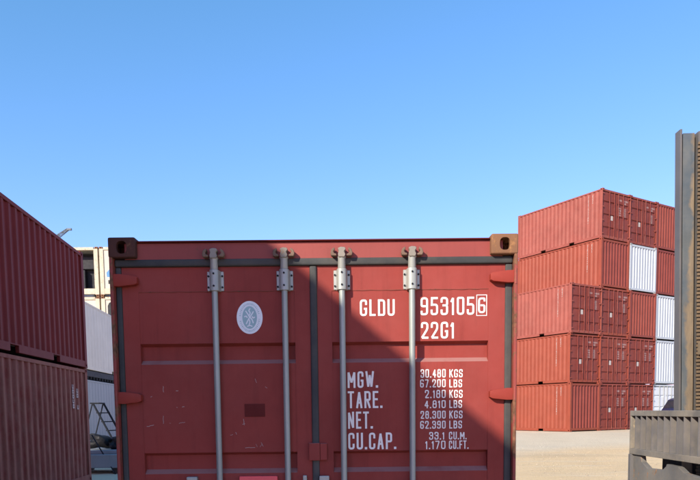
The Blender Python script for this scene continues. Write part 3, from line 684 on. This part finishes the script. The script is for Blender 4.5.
# ------------------------------------------------------------------ clutter in the gap
lad = thing('step_ladder', 'dark steel step ladder standing open in front of pale container', 'ladder', (-7.42, 16, 0))
A = Vector((0, 0, 1.86)); wd = Vector((.17, .42, 0))
for s in (0, 1):
    q = wd*s
    put('rail', MB().tube([A+q, Vector((.94, 0, .0))+q], .032, 8).mesh('rail'), 'alu', lad)
    put('rear_leg', MB().tube([A+q+Vector((-.02, 0, 0)), Vector((-.55, 0, .0))+q], .020, 8).mesh('rear_leg'), 'alu', lad)
for k in range(1, 7):
    c = A.lerp(Vector((.94, 0, 0)), k/7); put('step', MB().add([c+Vector((-.05, 0, 0)), c+Vector((.05, 0, 0)), c+wd+Vector((.05, 0, 0)), c+wd+Vector((-.05, 0, 0)), c+Vector((-.05, 0, -.03)), c+Vector((.05, 0, -.03)), c+wd+Vector((.05, 0, -.03)), c+wd+Vector((-.05, 0, -.03))],
        [(0,1,2,3), (7,6,5,4), (0,4,5,1), (1,5,6,2), (2,6,7,3), (3,7,4,0)]).mesh('step'), 'alu', lad)
put('top_step', MB().box(-.09, .20, -.03, .46, 1.85, 1.89).mesh('top_step', bevel=.008), 'alu', lad)
tag(put('steel_bar', MB().tube([(-6.50, 13.4, 1.00), (-5.80, 13.05, .0)], .018, 8).mesh('steel_bar'), 'alu'), 'thin dark bar leaning down across the pale slab', 'bar')
def lump(name, cx, cy, cz, rx, ry, rz, seed):
    bm = bmesh.new(); bmesh.ops.create_icosphere(bm, subdivisions=3, radius=1); rnd = random.Random(seed)
    ph = [(rnd.uniform(1.5, 4), rnd.uniform(1.5, 4), rnd.uniform(1.5, 4), rnd.random()*6) for _ in range(5)]
    for v in bm.verts:
        d = 1+sum(.10*math.sin(a*v.co.x+b_*v.co.y+c*v.co.z+p) for a, b_, c, p in ph)
        v.co = Vector((cx+v.co.x*rx*d, cy+v.co.y*ry*d, cz+max(-.75, v.co.z)*rz*d))
    me = bpy.data.meshes.new(name); bm.to_mesh(me); bm.free(); return me
sl = thing('concrete_slab', 'pale grey slab lying on dark timber bearers beside the ladder foot', 'slab', (-7.2, 13.1, 0))
put('slab_block', MB().box(-1.3, 1.75, 0, 1.5, .15, .50).box(-1.3, 1.70, .25, 1.45, .50, .60).mesh('slab_block', bevel=.02), 'slab', sl)
for xx in (-1.1, .1, 1.3): put('bearer', MB().box(xx, xx+.2, .06, 1.44, .0, .149).mesh('bearer'), 'timber', sl)
bd = put('plastic_bundle', lump('plastic_bundle', 0, 0, .19, .34, .28, .21, 4), 'blackwrap', None, (-6.52, 13.95, .60)); tag(bd, 'crumpled black plastic bundle lying on the pale slab', 'bundle')
bd2 = put('plastic_bundle', lump('plastic_bundle', 0, 0, .16, .22, .26, .17, 9), 'blackwrap', None, (-5.98, 13.9, .60)); tag(bd2, 'smaller black plastic bundle at the slab\'s end by the ladder', 'bundle')

# ------------------------------------------------------------------ forklift at the right edge
fk = thing('forklift', 'heavy grey forklift with tall greasy mast and slotted fork carriage at the right edge', 'forklift', (4.0, 3.55, 0))
def fput(name, mb, mat, bevel=.0, parent=fk, **k):
    return put(name, mb.mesh(name, bevel=bevel, **k), mat, parent)
Y0, Y1 = -1.37, 1.37      # carriage from near to far end (local y)
def stained_mast():
    m = MT['mast']; t = m.node_tree; b = t.nodes['Principled BSDF']; src = b.inputs['Base Color'].links[0].from_socket
    tc = t.nodes.new('ShaderNodeTexCoord'); sx = t.nodes.new('ShaderNodeSeparateXYZ'); t.links.new(tc.outputs['Object'], sx.inputs[0])
    def ma(op, a, b_):
        n = t.nodes.new('ShaderNodeMath'); n.operation = op
        for i, v in enumerate((a, b_)):
            if isinstance(v, (int, float)): n.inputs[i].default_value = v
            else: t.links.new(v, n.inputs[i])
        return n.outputs[0]
    e = ma('ADD', ma('ADD', ma('MULTIPLY', sx.outputs[0], 6.0), ma('MULTIPLY', noise(t, 3.0, 6, .65, (1, 1, .8)), 2.0)), ma('MULTIPLY', sx.outputs[2], -.16))
    col = mixc(t, ramp(t, e, 3.35, 3.6, 0, .85), src, mixc(t, ramp(t, noise(t, 9, 6, .7, (2, 2, .4)), .35, .65), (.26, .19, .11), (.16, .12, .075)))
    t.links.new(col, b.inputs['Base Color'])
stained_mast()
car = fput('carriage_frame', MB().box(0, .16, Y0, Y1, 1.445, 1.515).box(0, .16, Y0, Y1, .935, 1.012)
     .box(0.001, .159, Y1-.035, Y1-.001, 1.012, 1.445).box(0.001, .159, Y0+.001, Y0+.035, 1.012, 1.445), 'forkdusty', bevel=.006)
fput('back_plate', MB().box(.13, .155, Y0+.04, Y1-.04, 1.0125, 1.4445), 'forkdark', parent=car)
k = 0; y = Y1-.175
while y > Y0+.1:
    fput('fin', MB().box(.004, .128, y, y+.014, 1.0125, 1.4445), 'fork', parent=car); y -= .158
# lower plate with its scalloped top edge, between end posts
prof = [(4.873, .30), (4.873, .934), (4.70, .934), (4.63, .925), (4.605, .85), (4.43, .778), (4.02, .793), (3.93, .845), (3.918, .872), (3.653, .866), (3.494, .801), (3.2, .783), (3.0, .783), (2.85, .83), (2.70, .934), (2.227, .934), (2.227, .30)]
fput('lower_plate', MB().prism([(a-3.55, z) for a, z in prof], 'x', .03, .10), 'forkrust', bevel=.004)
fput('roller_bracket', MB().box(.21, .362, .66, .86, .30, .93), 'black', bevel=.01)
fput('roller_bracket', MB().box(.21, .362, -.86, -.66, .30, .93), 'black', bevel=.01)
fput('end_post', MB().box(-.01, .13, Y1-.075, Y1, .25, .9345), 'flange', bevel=.006)
fput('end_post', MB().box(-.01, .13, Y0, Y0+.075, .25, .9345), 'flange', bevel=.006)
for yy in (-.75, .75):
    fput('fork', MB().prism([(-1.9, .08), (-1.85, .06), (.10, .05), (.10, .30), (-.05, .30), (-.05, .12), (-1.9, .10)], 'y', yy-.1, yy+.1), 'forkdark', bevel=.004)
# mast, tilted a little forward over the carriage; local frame at the foot
ms = fput('mast', MB().box(.38, .62, -.95, .95, .35, .55), 'mast', bevel=.01)
tilt = math.radians(1.4)
def mast_col(side):
    s = side; ysec = .90*s        # web on the outer side, open towards the middle
    def Yb(a, b): return sorted((ysec+s*a, ysec+s*b))
    zt = 4.90
    outer = MB().box(.37, .395, *Yb(-.10, .03), .05, zt+.03).box(.3955, .62, *Yb(.005, .03), .05, zt).box(.595, .6205, *Yb(-.10, .004), .05, zt)
    inner = MB().box(.418, .56, *Yb(-.075, -.052), .2, zt-.01).box(.418, .436, *Yb(-.051, -.005), .2, zt-.012).box(.542, .5605, *Yb(-.051, -.005), .2, zt-.012)
    outer.box(.645, .70, *Yb(-.20, .03), .05, zt-.05)
    oc = fput('outer_channel', outer, 'flange', bevel=.003); ic = fput('inner_channel', inner, 'mast', bevel=.003)
    ch = MB(); z = .5; kk = 0
    while z < zt-.15:
        w_ = .030 if kk % 2 else .024; ch.box(.602-w_, .602+w_, *Yb(-.135, -.110), z, z+.032); z += .046; kk += 1
    c = fput('chain', ch, 'chain', bevel=.004)
    for o_ in (oc, ic, c):
        o_.matrix_local = Matrix.Translation((.37, 0, 1.6)) @ Matrix.Rotation(-tilt, 4, 'Y') @ Matrix.Translation((-.37, 0, -1.6))
mast_col(1); mast_col(-1)
for z in (2.2, 3.6, 4.75):
    tb = fput('mast_crossbar', MB().box(.55, .60, -.78, .78, z, z+.16), 'mast', bevel=.01); tb.location.x = .02
for yy in (-.35, .35): fput('lift_cylinder', MB().tube([(.66, yy, .4), (.66, yy, 3.2)], .06, 16).tube([(.64, yy, 3.2), (.60, yy, 4.6)], .04, 16), 'forkdark', smooth=True)
body = fput('body', MB().box(.95, 4.6, -.8, .8, .55, 1.15).box(3.2, 4.7, -1.05, 1.05, .5, 1.75), 'yellow', bevel=.06)
fput('cab', MB().box(1.75, 1.82, -.7, -.63, 1.15, 2.55).box(1.75, 1.82, .63, .7, 1.15, 2.55).box(3.05, 3.12, -.7, -.63, 1.15, 2.55).box(3.05, 3.12, .63, .7, 1.15, 2.55).box(1.7, 3.2, -.78, .78, 2.551, 2.63), 'forkdark', bevel=.01)
for xx, yy in ((1.25, -1.0), (1.25, 1.0), (3.9, -.95), (3.9, .95)):
    wb = MB(); wb.tube([(xx, yy-.17, .5), (xx, yy-.14, .5), (xx, yy+.14, .5), (xx, yy+.17, .5)], [.44, .5, .5, .44], 28); wh = fput('wheel', wb, 'tyre', smooth=True)
    fput('rim', MB().tube([(xx, yy-.18, .5), (xx, yy+.18, .5)], .25, 20), 'yellow', parent=wh, smooth=True)

# ------------------------------------------------------------------ blue van behind the carriage
vg = gz(16, 28)
vn = thing('parked_van', 'dark blue van parked in front of the white containers', 'van', (16.1, 28.0, vg))
side = [(.0, .35), (.0, 1.02), (.08, 1.15), (.38, 1.62), (.55, 1.70), (.9, 1.74), (4.4, 1.76), (4.5, 1.7), (4.55, .4)]
put('body', MB().prism(side, 'y', 0, 1.75).mesh('body', bevel=.05, smooth=True), 'navy', vn)
put('windscreen', MB().prism([(.125, 1.20), (.365, 1.575), (.345, 1.59), (.105, 1.215)], 'y', .12, 1.63).mesh('windscreen'), 'glass', vn)
put('side_window', MB().prism([(.55, 1.15), (.75, 1.6), (1.6, 1.6), (1.6, 1.15)], 'y', -.006, .006).mesh('side_window'), 'glass', vn)
for xx in (.85, 3.7):
    for yy in (.0, 1.55): put('wheel', MB().tube([(xx, yy-.02, .32), (xx, yy+.22, .32)], .32, 20).mesh('wheel', smooth=True), 'tyre', vn)
for yy in (.15, 1.35): put('headlight', MB().box(-.012, .03, yy, yy+.25, .72, .86).mesh('headlight', bevel=.01), 'sticker', vn)

# ------------------------------------------------------------------ distant crane whose jib tip shows over the left row
cr = thing('crane', 'grey crane far off, only its jib tip showing above the left containers', 'crane', (-100, 120, 0))
put('tracks', MB().box(-4, 4, -3.2, -2, 0, 1.2).box(-4, 4, 2, 3.2, 0, 1.2).mesh('tracks', bevel=.3), 'black', cr)
put('body', MB().box(-5, 3, -1.8, 1.8, 1.2, 4).mesh('body', bevel=.2), 'crane', cr)
put('cab', MB().box(1.5, 3.8, -2.9, -1.81, 1.6, 4.2).mesh('cab', bevel=.15), 'glass', cr)
jb = MB(); a, b2 = Vector((1, 0, 2.2)), Vector((49.9, 0, 35.0)); d = (b2-a); u = d.normalized(); nrm = Vector((-u.z, 0, u.x)); n = 36
def w_at(s): return .5*min(1, .25+s*6, .30+(1-s)*5)
for sy in (-1, 1):
    for sn in (-1, 1): jb.tube([a+d*s+nrm*sn*w_at(s)+Vector((0, sy*w_at(s), 0)) for s in (0, .15, .85, 1)], .07, 6)
for i in range(n):
    s0, s1 = i/n, (i+1)/n; q = 1 if i % 2 else -1
    for sy in (-1, 1): jb.tube([a+d*s0+nrm*q*w_at(s0)+Vector((0, sy*w_at(s0), 0)), a+d*s1-nrm*q*w_at(s1)+Vector((0, sy*w_at(s1), 0))], .05, 5)
jbo = put('jib', jb.mesh('jib'), 'crane', cr)
put('sheave_head', MB().box(49.7, 50.6, -.2, .2, 34.8, 35.2).mesh('sheave_head', bevel=.1), 'crane', jbo)
